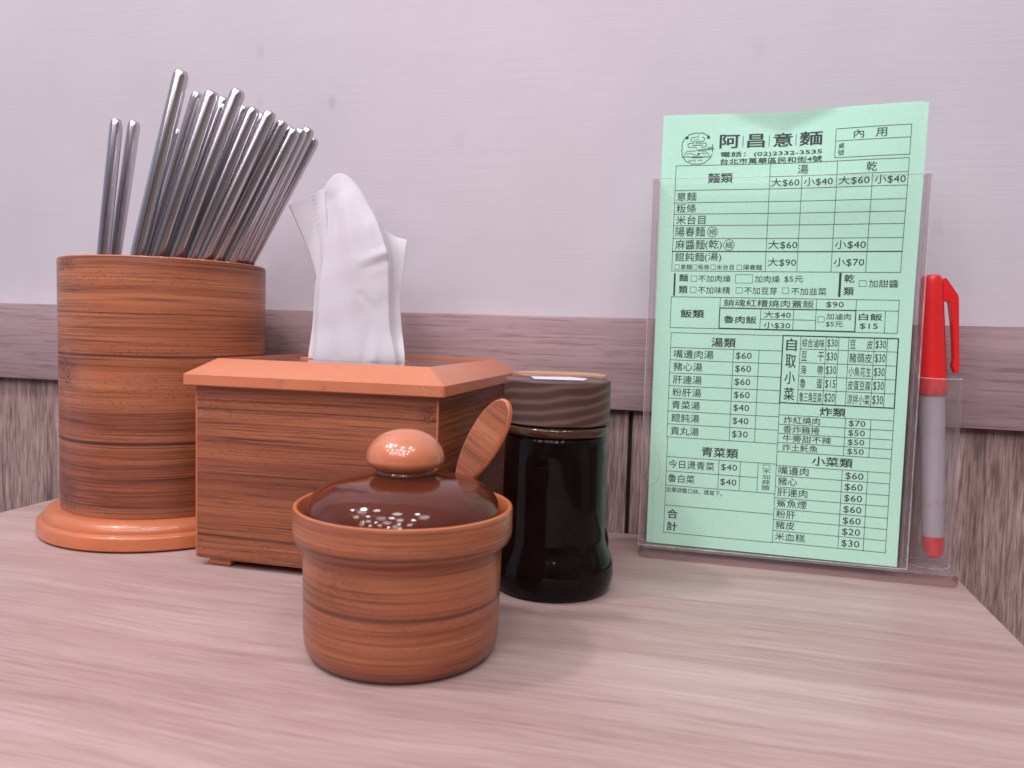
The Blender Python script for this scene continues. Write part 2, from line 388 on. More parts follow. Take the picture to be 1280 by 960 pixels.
def dusty_orange():
    t = NT('orange_plastic_lid')
    v = t.coord()
    sp = t.n('ShaderNodeSeparateXYZ'); t.l(v, sp.inputs[0])
    f = t.noise(v, 45, 4, .6)
    c = t.ramp(f, [(0.3, (0.57, 0.185, 0.088)), (0.7, (0.62, 0.21, 0.10))])
    right = t.ramp(sp.outputs['X'], [(0.045, 0.12), (0.06, 1.0)])
    d = t.math('MULTIPLY', t.ramp(t.noise(v, 1300, 2, 0.8), [(0.62, 0.0), (0.70, 0.65)]), right)
    c = t.mix(d, c, (0.75, 0.66, 0.64))
    def smudge(x, z, r):
        dx = t.math('SUBTRACT', sp.outputs['X'], x); dz = t.math('SUBTRACT', sp.outputs['Z'], z)
        q = t.math('DIVIDE', t.math('SQRT', t.math('ADD', t.math('POWER', dx, 2), t.math('POWER', t.math('MULTIPLY', dz, 1.6), 2))), r)
        return t.math('MULTIPLY', t.ramp(q, [(0.4, 1.0), (1.0, 0.0)]), t.ramp(t.noise(v, 700, 3, .7), [(0.42, 0.0), (0.6, 0.6)]))
    c = t.mix(smudge(-0.015, 0.1015, 0.0045), c, (0.30, 0.12, 0.09))
    c = t.mix(smudge(0.009, 0.1005, 0.003), c, (0.30, 0.12, 0.09))
    return t.done(t.bsdf(base_color=c, roughness=0.33, coat_weight=0.15, normal=t.bump(t.noise(v, 500, 3), 0.05, 0.0003)))
M['orange_lid'] = dusty_orange()

# ---------------------------------------------------------------- mesh helpers
def tag(o, label=None, cat=None, group=None, kind=None):
    if label: o['label'] = label
    if cat: o['category'] = cat
    if group: o['group'] = group
    if kind: o['kind'] = kind
    return o
def thing(name, label, cat, loc=(0, 0, 0), rz=0.0, group=None):
    o = bpy.data.objects.new(name, None); o.empty_display_size = 0.01
    o.location = loc; o.rotation_euler = (0, 0, rz); col.objects.link(o)
    return tag(o, label, cat, group)
def link(name, me, mat, parent=None, smooth=True, auto=None):
    if mat:
        for q in (mat if isinstance(mat, (list, tuple)) else [mat]): me.materials.append(q)
    if smooth:
        for p in me.polygons: p.use_smooth = True
    if auto is not None:
        me.set_sharp_from_angle(angle=math.radians(auto))
    o = bpy.data.objects.new(name, me); col.objects.link(o)
    if parent: o.parent = parent
    return o
def from_py(name, verts, faces, mat, parent=None, smooth=True, uvs=None, auto=None):
    me = bpy.data.meshes.new(name); me.from_pydata([tuple(v) for v in verts], [], faces)
    if uvs is not None:
        lay = me.uv_layers.new(name='UVMap')
        for lp in me.loops: pass
        k = 0
        for f in uvs:
            for c in f: lay.data[k].uv = c; k += 1
    me.validate(); me.update()
    return link(name, me, mat, parent, smooth, auto)
def lathe(name, prof, mat, parent=None, segs=96, uref=None, auto=35, center=(0, 0), a0=math.pi / 2):
    """profile (r, z) turned about z; UV u = arc length measured at radius uref (seam away from the camera), v = z"""
    vs, fs, uv = [], [], []
    n = len(prof); rr = uref or max(r for r, z in prof)
    for (r, z) in prof:
        for k in range(segs):
            a = a0 + 2 * math.pi * k / segs
            vs.append((center[0] + r * math.cos(a), center[1] + r * math.sin(a), z))
    for j in range(n - 1):
        for k in range(segs):
            k2 = (k + 1) % segs
            q = [j * segs + k, j * segs + k2, (j + 1) * segs + k2, (j + 1) * segs + k]
            u0, u1 = (k / segs - .5) * 2 * math.pi * rr, ((k + 1) / segs - .5) * 2 * math.pi * rr
            z0, z1 = prof[j][1], prof[j + 1][1]
            fs.append(q); uv.append([(u0, z0), (u1, z0), (u1, z1), (u0, z1)])
    bm = bmesh.new()
    me = bpy.data.meshes.new(name); me.from_pydata(vs, [], fs)
    lay = me.uv_layers.new(name='UVMap'); k = 0
    for f in uv:
        for c in f: lay.data[k].uv = c; k += 1
    bm.from_mesh(me)
    bmesh.ops.remove_doubles(bm, verts=bm.verts, dist=1e-6)
    bmesh.ops.recalc_face_normals(bm, faces=bm.faces)
    bm.to_mesh(me); bm.free()
    return link(name, me, mat, parent, True, auto)
def box_bm(bm, c, s, bev=0.0, seg=2):
    r = bmesh.ops.create_cube(bm, size=1.0)
    for v in r['verts']: v.co = Vector((c[0] + v.co.x * s[0], c[1] + v.co.y * s[1], c[2] + v.co.z * s[2]))
    if bev:
        ed = list({e_ for v in r['verts'] for e_ in v.link_edges})
        bmesh.ops.bevel(bm, geom=ed, offset=bev, segments=seg, affect='EDGES', profile=0.5)
def box(name, c, s, mat, parent=None, bev=0.0, seg=2):
    bm = bmesh.new(); box_bm(bm, c, s, bev, seg)
    me = bpy.data.meshes.new(name); bm.to_mesh(me); bm.free()
    return link(name, me, mat, parent, bev > 0, 40 if bev else None)
def tube_mesh(bm, pts, r, n=8):
    rings = []
    for i, p in enumerate(pts):
        p = Vector(p)
        d = (Vector(pts[min(i + 1, len(pts) - 1)]) - Vector(pts[max(i - 1, 0)])).normalized()
        a = d.orthogonal().normalized(); b = d.cross(a)
        rings.append([bm.verts.new(p + (a * math.cos(2 * math.pi * k / n) + b * math.sin(2 * math.pi * k / n)) * r) for k in range(n)])
    for i in range(len(rings) - 1):
        for k in range(n): bm.faces.new((rings[i][k], rings[i][(k + 1) % n], rings[i + 1][(k + 1) % n], rings[i + 1][k]))
    bm.faces.new(rings[0][::-1]); bm.faces.new(rings[-1])

# ---------------------------------------------------------------- setting
tag(box('wall', (0, 0.056, 0.5), (3.2, 0.10, 2.4), M['wall']), kind='structure')
tag(box('wall_rail', (0, 0.0, 0.112), (3.2, 0.0124, 0.0600), M['rail'], bev=0.0008), kind='structure')
xs = [-1.55, -1.15, -0.84, -0.35, -0.05, 0.27, 0.58, 0.9, 1.5]
for a, b in zip(xs[:-1], xs[1:]):
    tag(box('wall_panel', ((a + b) / 2, 0.0028, -0.31), (b - a - 0.0026, 0.0056, 0.783), M['panel'], bev=0.0005), kind='structure')
tag(box('wall_panel_backing', (0, 0.00535, -0.31), (3.1, 0.001, 0.78), M['gap']), kind='structure')

tb = thing('table', 'pale pinkish wood grain laminate table pushed end on against the wall', 'table', (-0.16, -0.6, 0))
box('tabletop', (0, 0, -0.0125), (0.598, 1.198, 0.025), M['table'], tb, 0.0012)

# ---------------------------------------------------------------- chopstick holder
HX, HY = -0.3415, -0.0807
h = thing('chopstick_holder', 'tall round bamboo print holder on an orange ring base, full of steel chopsticks', 'chopstick holder', (HX, HY, 0))
lathe('base', [(0.0, 0.0006), (0.0722, 0.0006), (0.0736, 0.0016), (0.0736, 0.0080), (0.0730, 0.0091), (0.0712, 0.0095), (0.0704, 0.0099), (0.0702, 0.0112), (0.0697, 0.0127),
               (0.0682, 0.0145), (0.0660, 0.0157), (0.0636, 0.0163), (0.0614, 0.0164), (0.0603, 0.0163), (0.0603, 0.006), (0, 0.006)], M['orange'], h, 128, auto=50)
lathe('body', [(0.0606, 0.0162), (0.0607, 0.060), (0.0608, 0.12), (0.0609, 0.1662), (0.0606, 0.1675)], M['bamboo_holder'], h, 128, 0.0607)
lathe('inner_wall', [(0.0606, 0.1675), (0.0598, 0.1681), (0.0585, 0.1682), (0.0578, 0.1675), (0.0577, 0.160), (0.0572, 0.0165), (0.0, 0.0165)], M['orange'], h, 128)

STICKS = [
 ((-0.3760, -0.0832, 0.2595), (-0.3938, -0.0924, 0.0639), 'leftmost steel chopstick, short one of the pair standing apart on the left'),
 ((-0.3709, -0.0735, 0.2606), (-0.3950, -0.0841, 0.0752), 'right hand stick of the pair of steel chopsticks standing apart'),
 ((-0.3047, -0.1134, 0.2765), (-0.3525, -0.1331, 0.0534), 'tallest steel chopstick, standing highest at the left of the leaning bundle'),
 ((-0.3203, -0.0956, 0.2484), (-0.3781, -0.1114, 0.0115), 'low steel chopstick showing as a pale sliver behind the tallest chopstick'),
 ((-0.3035, -0.1003, 0.2678), (-0.3707, -0.1250, 0.0118), 'steel chopstick just right of the tallest one, narrow brownish shaft'),
 ((-0.2887, -0.1070, 0.2659), (-0.3580, -0.1317, 0.0260), 'bluish bright steel chopstick at the front, third tip of the leaning bundle'),
 ((-0.2903, -0.0942, 0.2624), (-0.3695, -0.1212, 0.0111), 'lower steel chopstick wedged behind the bluish bright front one'),
 ((-0.2986, -0.0813, 0.2703), (-0.3677, -0.1054, 0.0111), 'steel chopstick whose tip only peeks out behind the bluish bright one'),
 ((-0.2758, -0.1004, 0.2682), (-0.3603, -0.1298, 0.0115), 'thick steel chopstick with second highest tip in the middle of the bundle'),
 ((-0.2815, -0.0857, 0.2630), (-0.3603, -0.1127, 0.0116), 'steel chopstick half hidden just right of the second highest tip'),
 ((-0.2688, -0.0952, 0.2589), (-0.3591, -0.1246, 0.0115), 'front steel chopstick next right from the second highest thick one'),
 ((-0.2715, -0.0814, 0.2591), (-0.3621, -0.1109, 0.0111), 'steel chopstick mostly hidden between two front ones right of the middle'),
 ((-0.2597, -0.0920, 0.2572), (-0.3597, -0.1237, 0.0115), 'front steel chopstick sixth from the right edge of the leaning bundle'),
 ((-0.2562, -0.0841, 0.2536), (-0.3609, -0.1164, 0.0116), 'front steel chopstick fifth from the right edge, lower rounded tip'),
 ((-0.2591, -0.0703, 0.2538), (-0.3646, -0.1027, 0.0118), 'steel chopstick hidden behind the right side of the bundle, tip only'),
 ((-0.2514, -0.0790, 0.2499), (-0.3555, -0.1110, 0.0112), 'front steel chopstick fourth from the right edge of the leaning bundle'),
 ((-0.2532, -0.0668, 0.2529), (-0.3585, -0.0991, 0.0111), 'third steel chopstick from the right edge of the leaning bundle'),
 ((-0.2541, -0.0564, 0.2562), (-0.3607, -0.0896, 0.0116), 'second steel chopstick from the right edge, nearest the wall'),
 ((-0.2554, -0.0478, 0.2521), (-0.3681, -0.0817, 0.0118), 'rightmost and most tilted steel chopstick, low tip close to the tissue'),
]
for i, (tp, bt, lab) in enumerate(STICKS):
    tp, bt = Vector(tp), Vector(bt)
    bt = bt + Vector((0, 0, 0.013)) if bt.z < 0.03 else bt
    L = (tp - bt).length
    r1 = 0.0044 if i in (2, 5, 8) else (0.0039 if i < 2 else 0.0041)
    if i in (3, 4, 6, 9): r1 = 0.0037
    r0 = 0.0024
    prof = [(0, 0), (r0 * .7, 0.0003), (r0, 0.0012), (r0 + .0003, L * .3), (r1 - .0002, L * .55), (r1, L * .7), (r1, L - 0.0042), (r1 * .95, L - 0.0030), (r1 * .86, L - 0.0013), (r1 * .70, L - 0.0004), (r1 * .45, L), (0, L)]
    o = lathe('chopstick', prof, M['steel'], None, 24, auto=28)
    o.location = bt
    o.rotation_mode = 'QUATERNION'
    o.rotation_quaternion = Vector((0, 0, 1)).rotation_difference((tp - bt).normalized())
    tag(o, lab, 'chopstick', 'steel chopsticks in the bamboo holder')

# ---------------------------------------------------------------- tissue box
BX, BY, BYAW = -0.1987, -0.0822, 0.0078
t = thing('tissue_box', 'square bamboo print tissue box with sloping orange lid rim, left of the black jars', 'tissue box', (BX, BY, 0), BYAW)
def rect_loft(name, rows, mat, parent, r=0.003, cs=4, cap=True, auto=30, uvscale=1.0):
    """rows of (halfx, halfy, z): rounded rectangles lofted; UV u along the perimeter, v = z"""
    vs, fs, uv = [], [], []
    ring_n = None
    for hx, hy, z, rad in rows:
        pts = []
        for qx, qy, a0 in ((1, 1, 0), (-1, 1, 90), (-1, -1, 180), (1, -1, 270)):
            for k in range(cs + 1):
                a = math.radians(a0 + 90 * k / cs)
                pts.append((qx * (hx - rad) + rad * math.cos(a), qy * (hy - rad) + rad * math.sin(a), z))
        ring_n = len(pts); vs += pts
    hx, hy = rows[0][0], rows[0][1]
    per = [0.0]
    for k in range(ring_n):
        p, q = Vector(vs[k]), Vector(vs[(k + 1) % ring_n]); per.append(per[-1] + (q - p).length)
    for j in range(len(rows) - 1):
        for k in range(ring_n):
            k2 = (k + 1) % ring_n
            fs.append([j * ring_n + k, j * ring_n + k2, (j + 1) * ring_n + k2, (j + 1) * ring_n + k])
            z0, z1 = rows[j][2], rows[j + 1][2]
            uv.append([(per[k], z0), (per[k + 1], z0), (per[k + 1], z1), (per[k], z1)])
    if cap:
        fs.append(list(range(ring_n))[::-1]); uv.append([(0, 0)] * ring_n)
        o = (len(rows) - 1) * ring_n
        fs.append([o + k for k in range(ring_n)]); uv.append([(0, 0)] * ring_n)
    return from_py(name, vs, fs, mat, parent, True, uv, auto)
# body panels: four printed faces inside thin orange corner edges
rect_loft('body', [(0.0655, 0.0672, 0.0036, .0015), (0.0677, 0.0694, 0.0044, .0015), (0.0683, 0.0700, 0.0060, .0015), (0.0686, 0.0702, 0.0983, .0015)], M['bamboo_box'], t)
for sx_, sy_ in ((1, -1), (-1, -1), (1, 1), (-1, 1)):
    bm = bmesh.new(); box_bm(bm, (sx_ * 0.0683 if sx_ > 0 else -0.0679, sy_ * 0.06992 if sx_ > 0 else sy_ * 0.0696, 0.0515), (0.0012, 0.0012, 0.0935), 0.0005, 3)
    me = bpy.data.meshes.new('corner_edge'); bm.to_mesh(me); bm.free(); link('corner_edge', me, M['orange'], t, True, 40)
for sx_, sy_ in ((1, -1), (-1, -1), (1, 1), (-1, 1)):
    box('foot', (sx_ * 0.056, sy_ * 0.060, 0.0021), (0.013, 0.013, 0.0034), M['orange'], t, 0.0006)
# lid: bevelled orange frame around a sunk printed panel with a slot
hx, hy = 0.0733, 0.0750
bm_rows = [(hx - .0008, hy - .0008, 0.0981, .0016), (hx, hy, 0.0987, .002), (hx, hy, 0.1039, .002), (hx - .0008, hy - .0008, 0.1047, .002), (hx - .0118, hy - .0118, 0.1120, .0014), (hx - .0125, hy - .0125, 0.1124, .0012), (hx - .0133, hy - .0133, 0.1123, .0012), (hx - .0134, hy - .0134, 0.1108, .0012)]
rect_loft('lid_frame', bm_rows, M['orange_lid'], t, cap=False, auto=25)
# panel with slot (ring of faces between the slot rim and the outer rectangle)
def slot_panel():
    n = 64; vs = []; fs = []
    ox, oy = hx - .0132, hy - .0132
    SX, SY = -0.010, 0.0
    for k in range(n):
        a = 2 * math.pi * k / n
        c, s = math.cos(a), math.sin(a)
        q = max(abs(c) / ox, abs(s) / oy)
        vs.append((c / q, s / q, 0.1112))
    for zz in (0.1112, 0.1085):
        for k in range(n):
            a = 2 * math.pi * k / n
            c, s = math.cos(a), math.sin(a)
            e_ = 0.45
            vs.append((SX + 0.034 * math.copysign(abs(c) ** e_, c), SY + 0.0085 * math.copysign(abs(s) ** .8, s), zz))
    for j in (0, 1):
        for k in range(n):
            k2 = (k + 1) % n
            fs.append([j * n + k, j * n + k2, (j + 1) * n + k2, (j + 1) * n + k])
    return from_py('lid_panel', vs, fs, M['lid_top'], t, False)
slot_panel()
bm = bmesh.new()
pts = []
for k in range(49):
    a = 2 * math.pi * k / 48
    c, s = math.cos(a), math.sin(a)
    pts.append((-0.010 + 0.0345 * math.copysign(abs(c) ** .45, c), 0.009 * math.copysign(abs(s) ** .8, s), 0.1113))
tube_mesh(bm, pts, 0.0007, 8)
me = bpy.data.meshes.new('slot_rim'); bm.to_mesh(me); bm.free(); link('slot_rim', me, M['orange'], t, True, 60)

# ---------------------------------------------------------------- tissue
TC = {
 'L': [(-237.6, 100), (-239.0, 110.0), (-236.8, 130.7), (-235.2, 155.3), (-234.9, 162.1), (-241.8, 179.6), (-255.0, 205.7)],
 'F': [(-232.5, 100), (-233.5, 110.2), (-233.0, 130.8), (-231.8, 155.3), (-229.0, 172.9), (-227.7, 190.4), (-230.5, 214.2)],
 'M': [(-209.5, 100), (-209.5, 111.1), (-209.9, 131.4), (-210.2, 155.6), (-212.0, 173.0), (-215.2, 196.9), (-217.8, 221.8)],
 'G': [(-184.0, 100), (-182.6, 112.1), (-186.6, 132.0), (-187.7, 155.9), (-189.0, 173.1), (-194.8, 191.5), (-201.6, 206.0)],
 'R': [(-179.0, 100), (-176.9, 112.6), (-178.7, 132.2), (-180.0, 148.1), (-178.5, 158.7), (-176.7, 173.1), (-175.2, 184.2)]}
TD = {'L': [3, 9.5, 4, 3, 1, -5, -11], 'F': [5, 12.5, 9.5, 8, 7, 4, -3], 'M': [5, 13.5, 12, 12.5, 12.5, 10, 2], 'G': [5, 12.5, 9.5, 9, 9.5, 6.5, 0], 'R': [2, 9.5, 3, 1, 0, -4, -9]}
def cr(a, x):
    n = len(a) - 1; x = max(0, min(n - 1e-6, x * n)); i = int(x); f = x - i
    p = [a[max(0, min(n, i + k))] for k in (-1, 0, 1, 2)]
    return .5 * (2 * p[1] + (p[2] - p[0]) * f + (2 * p[0] - 5 * p[1] + 4 * p[2] - p[3]) * f * f + (3 * p[1] - p[0] - 3 * p[2] + p[3]) * f ** 3)
def lin(a, b, f): return a + (b - a) * f
def sm_(a, b, x):
    k = max(0.0, min(1.0, (x - a) / (b - a))); return k * k * (3 - 2 * k)
NU, NV = 96, 120
vs, fs, uv = [], [], []
def seg(px, pz, x0, z0, x1, z1):
    dx, dz = x1 - x0, z1 - z0
    k = max(0, min(1, ((px - x0) * dx + (pz - z0) * dz) / (dx * dx + dz * dz)))
    return math.hypot(px - x0 - k * dx, pz - z0 - k * dz), k
for j in range(NV + 1):
    v = j / NV
    P = {k: (cr([p[0] for p in c], v), cr([p[1] for p in c], v), cr(TD[k], v)) for k, c in TC.items()}
    for i in range(NU + 1):
        u = i / NU
        if u < 0.24:
            f = u / 0.24
            x, z, d = (lin(P['L'][q], P['F'][q], f) for q in range(3))
            d -= 1.2 * math.sin(math.pi * f) * (1 - sm_(0.35, 0.65, v))
        elif u > 0.76:
            f = (u - 0.76) / 0.24
            x, z, d = (lin(P['G'][q], P['R'][q], f) for q in range(3))
            d -= 1.6 * math.sin(math.pi * f)
            z -= 6.4 * math.sin(math.pi * f ** .85) * v ** 7
        else:
            f = (u - 0.24) / 0.52
            # quadratic through F, M, G so the front bulges and the top arches
            w0, w1, w2 = (1 - f) * (1 - 2 * f), 4 * f * (1 - f), f * (2 * f - 1)
            x, z, d = (w0 * P['F'][q] + w1 * P['M'][q] + w2 * P['G'][q] for q in range(3))
            dl = lin(P['F'][2], P['M'][2], f * 2) if f < .5 else lin(P['M'][2], P['G'][2], f * 2 - 1)
            d = lin(d, dl, 0.6)
            # the peak tucks in beside a sharp edge running down to the left pinch
            if 172 < z < 214:
                xe = lin(-229.5, -219.0, (z - 174) / 34)
                d -= 2.6 * max(0.0, min(1.0, (xe - x) / 5.0)) * sm_(172, 188, z) * (1 - sm_(205, 214, z))
        # creases: straight fold lines
        def tent(x0, z0, x1, z1, w, amp, up=1.0):
            a, k = seg(x, z, x0, z0, x1, z1)
            return amp * max(0.0, 1 - a / w) * (lin(1.0, up, k))
        if 0.2 < u < 0.8:
            d += tent(-189.5, 174.5, -210, 168, 4.5, 1.5, 0.0)
            d -= tent(-190, 170.5, -208, 163.5, 4.5, 1.0, 0.0)
            d += tent(-216, 205, -206, 150, 7.0, 0.9, 0.2)
            d -= tent(-222, 196, -214, 140, 6.0, 0.8, 0.1)
            d += tent(-197, 112, -196, 127, 4.5, 1.7, 0.2)
            d -= tent(-203, 112, -200, 132, 4.0, 0.9, 0.2)
            d -= tent(-222, 112, -225, 140, 4.5, 1.3, 0.1)
            d += tent(-201, 190, -193, 150, 5.0, 0.7, 0.4)
            d -= tent(-205, 150, -192, 138, 4.0, 0.6, 0.2)
        d += .22 * math.sin(x * .23 + z * .11) + .12 * math.sin(z * .31 - x * .12)
        vs.append(((x + 0.48 * (d - 1)) / 1000, -0.0810 - d / 1000, z / 1000)); uv.append((u, v))
for j in range(NV):
    for i in range(NU):
        fs.append([j * (NU + 1) + i, j * (NU + 1) + i + 1, (j + 1) * (NU + 1) + i + 1, (j + 1) * (NU + 1) + i])
ts = from_py('tissue', vs, fs, M['tissue'], None, True, [[uv[q] for q in f] for f in fs])
so = ts.modifiers.new('thickness', 'SOLIDIFY'); so.thickness = 0.0002
tag(ts, 'white folded tissue with embossed edge pulled up out of the box slot', 'tissue')

# ---------------------------------------------------------------- sauce pot
PX, PY = -0.1195, -0.2182
p = thing('sauce_pot', 'small round bamboo print pot with brown see-through lid, nearest the camera', 'sauce pot', (PX, PY, 0))
lathe('body', [(0.0, 0.0012), (0.0340, 0.0012), (0.0350, 0.0004), (0.0368, 0.0008), (0.0385, 0.0026), (0.0394, 0.0055), (0.0399, 0.0100), (0.0400, 0.0200), (0.0402, 0.0320), (0.0403, 0.0435), (0.0407, 0.0446), (0.0420, 0.0456),
               (0.0434, 0.0468), (0.0441, 0.0484), (0.0444, 0.0502), (0.0444, 0.0592), (0.0441, 0.0601)], M['bamboo_pot'], p, 128, 0.0402, auto=60)
lathe('inner_wall', [(0.0441, 0.0601), (0.0435, 0.0605), (0.0428, 0.0603), (0.0424, 0.0596), (0.0423, 0.0500), (0.0385, 0.0440), (0.0383, 0.0060), (0.0, 0.0050)], M['orange'], p, 128, auto=60)
lathe('sauce', [(0.0381, 0.030), (0.02, 0.0310), (0.0, 0.0315)], M['chili'], p, 64)
dome = [(0.0412, 0.0520), (0.0410, 0.0545), (0.0402, 0.0574), (0.0391, 0.0605), (0.0373, 0.0636), (0.0346, 0.0664), (0.0312, 0.0685), (0.0270, 0.0699), (0.0220, 0.0709), (0.0175, 0.0716), (0.0145, 0.0720), (0.0121, 0.0727), (0.0, 0.0727)]
th = 0.0016
inner = [(max(0.0, r - th * (0.9 if r > .03 else .35)), z - th * (0.35 if r > .036 else 1.0)) for r, z in dome[::-1]]
ld = lathe('lid', dome + inner[:-1] + [(0.0396, 0.0520), (0.0412, 0.0520)], M['lid'], p, 128, auto=60)
lathe('knob_neck', [(0.0, 0.0728), (0.0118, 0.0728), (0.0121, 0.0735), (0.0116, 0.0746), (0.0112, 0.0752), (0.0, 0.0752)], M['clear_neck'], ld, 64)
kn = [(0.0, 0.0742)]
for k in range(0, 33):
    a = math.radians(-90 + 180 * k / 32)
    ca, sa = math.cos(a), math.sin(a)
    zz = 0.0790 + (0.0118 if sa > 0 else 0.0056) * sa
    rr_ = 0.0158 * (abs(ca) ** 0.94 if sa > 0 else abs(ca) ** 0.62)
    if k in (10,): kn.append((rr_ - .0003, zz)); continue
    if rr_ > .0085 or sa > 0: kn.append((rr_, zz))
kn[-1] = (0.0, kn[-1][1])
lathe('knob', kn, M['orange_satin'], ld, 64, auto=70)

# ---------------------------------------------------------------- spoon standing in the pot
S0, S1 = Vector((-0.1060, -0.1822, 0.0655)), Vector((-0.0868, -0.1812, 0.1012))
ax = (S1 - S0).normalized()
nrm = Vector((-0.26, -0.90, 0.30)); nrm = (nrm - ax * nrm.dot(ax)).normalized()
sd = ax.cross(nrm).normalized()
sp = thing('spoon', 'bamboo print spoon with an oval handle sticking up from the sauce pot', 'spoon', S0)
def spoon_outline():
    L = (S1 - S0).length
    pts = []
    n = 40
    for k in range(n):
        a = 2 * math.pi * k / n
        y = math.cos(a); xx = math.sin(a)
        yy = L * .45 + y * L * .55
        w = 0.0096 * (1.0 - 0.22 * (1 - y) / 2)
        pts.append((xx * w, yy))
    return pts
def plate(name, outl, t0, t1, mat, parent, inset=0.0, rnd=0.0):
    n = len(outl); vs = []; fs = []; uv = []
    cx = sum(a for a, b in outl) / n; cy = sum(b for a, b in outl) / n
    lay = [(t0, rnd), (t0 + rnd * .3, rnd * .3), (t0 + rnd, 0), (t1 - rnd, 0), (t1 - rnd * .3, rnd * .3), (t1, rnd)] if rnd else [(t0, 0), (t1, 0)]
    for (tt, ins) in lay:
        for a, b in outl:
            r = math.hypot(a - cx, b - cy); q = (r - ins - inset) / r
            a2, b2 = cx + (a - cx) * q, cy + (b - cy) * q
            vs.append(sd * a2 + ax * b2 + nrm * tt)
            uv.append((a2, b2))
    m_ = len(lay)
    for j in range(m_ - 1):
        for k in range(n):
            k2 = (k + 1) % n
            fs.append([j * n + k, j * n + k2, (j + 1) * n + k2, (j + 1) * n + k])
    fs.append(list(range(n))[::-1]); fs.append([(m_ - 1) * n + k for k in range(n)])
    return from_py(name, vs, fs, mat, parent, True, [[uv[q] for q in f] for f in fs], 40)
ol = spoon_outline()
hd = plate('handle', ol, -0.0016, 0.0016, M['orange'], sp, 0.0, 0.0011)
plate('printed_face', ol, 0.0013, 0.0018, M['bamboo_spoon'], hd, 0.0011)
bm = bmesh.new()
tube_mesh(bm, [Vector((0, 0, 0)) + ax * 0.003, Vector((0.0005, -.0005, -0.008)), Vector((0.0015, -0.004, -0.020)), Vector((0.0005, -0.012, -0.034)), Vector((-0.002, -0.02, -0.045))], 0.0016, 10)
r_ = bmesh.ops.create_uvsphere(bm, u_segments=16, v_segments=10, radius=1.0)
for v in r_['verts']: v.co = Vector((-0.003 + v.co.x * .009, -0.026 + v.co.y * .012, -0.050 + v.co.z * .004))
me = bpy.data.meshes.new('stem_and_bowl'); bm.to_mesh(me); bm.free(); link('stem', me, M['orange'], sp, True, 60)

# ---------------------------------------------------------------- pepper jars
def jar(label, x, y, capmat, sticker=False, turn=0.0, s=1.0):
    j = thing('seasoning_jar', label, 'seasoning jar', (x, y, 0), turn, 'black glass seasoning jars beside the tissue box')
    b = [(0.0, 0.0016), (0.0240, 0.0014), (0.0272, 0.0004), (0.0294, 0.0008), (0.0308, 0.0028), (0.0316, 0.0062), (0.0318, 0.0100), (0.0315, 0.0136), (0.0306, 0.0168), (0.0292, 0.0200), (0.0280, 0.0228), (0.0272, 0.0254), (0.0269, 0.0282),
         (0.0269, 0.0320), (0.0266, 0.0500), (0.0263, 0.0700), (0.0260, 0.0775), (0.0252, 0.0796), (0.0247, 0.0800)]
    lathe('body', [(r * s, z) for r, z in b], M['dark_glass'], j, 96, auto=70)
    lathe('rim', [(0.0246 * s, 0.0799), (0.0262 * s, 0.0803), (0.0270 * s, 0.0812), (0.0273 * s, 0.0824), (0.0272 * s, 0.0838), (0.0266 * s, 0.0848), (0.0245 * s, 0.0850), (0.0238 * s, .083), (.0246 * s, .0799)], M['amber'], j, 96, auto=70)
    lathe('neck', [(0.0238 * s, 0.0797), (0.0238 * s, 0.0862), (0, 0.0863)], M['dark_glass'], j, 64)
    c = lathe('cap', [(0.0, 0.0858), (0.0266 * s, 0.0858), (0.0272 * s, 0.0863), (0.02725 * s, 0.1070), (0.0268 * s, 0.1077), (0.0, 0.1078)], capmat, j, 96, auto=30)
    if sticker:
        pts = [(-0.014, -0.010), (0.010, -0.0155), (0.0165, 0.002), (0.009, 0.013), (-0.012, 0.012)]
        from_py('sticker', [(a, b_, 0.1081) for a, b_ in pts], [list(range(5))], M['sticker'], c, False)
    return j
jar('black glass jar with dark striped wooden cap, standing in front beside the pot', -0.0763, -0.1203, M['cap_dark'], True, 0.4)
jar('rear black glass jar with pale wooden cap, hidden behind the striped cap jar', -0.0850, -0.0700, M['cap_light'], False, 1.2)

# ---------------------------------------------------------------- acrylic menu stand
st = thing('menu_stand', 'clear acrylic menu stand with pen tube, holding green order sheets', 'menu stand', (0.0, 0.0, 0.0))
FPX0, FPX1, FPZ0, FPZ1 = -0.0378, 0.1090, 0.0066, 0.2216
def round_plate(name, x0, x1, y0, y1, z0, z1, r, mat, parent):
    vs, fs = [], []; pts = []
    for qx, qy, a0 in ((x1 - r, y1 - r, 0), (x0 + r, y1 - r, 90), (x0 + r, y0 + r, 180), (x1 - r, y0 + r, 270)):
        for k in range(9):
            a = math.radians(a0 + 90 * k / 8); pts.append((qx + r * math.cos(a), qy + r * math.sin(a)))
    bm = bmesh.new()
    lo = [bm.verts.new((a, b, z0)) for a, b in pts]; hi = [bm.verts.new((a, b, z1)) for a, b in pts]
    n = len(pts)
    for k in range(n): bm.faces.new((lo[k], lo[(k + 1) % n], hi[(k + 1) % n], hi[k]))
    bm.faces.new(lo[::-1]); top = bm.faces.new(hi)
    bmesh.ops.bevel(bm, geom=list(top.edges), offset=0.0006, segments=2, affect='EDGES')
    me = bpy.data.meshes.new(name); bm.to_mesh(me); bm.free()
    return link(name, me, mat, parent, True, 40)
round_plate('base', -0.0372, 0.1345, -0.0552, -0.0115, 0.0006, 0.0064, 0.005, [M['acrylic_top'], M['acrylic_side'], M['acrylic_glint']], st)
for f in bpy.data.objects['base.001'].data.polygons: f.material_index = 1 if abs(f.normal.z) < .2 else (2 if f.normal.z < .95 and f.normal.z > .1 else 0)
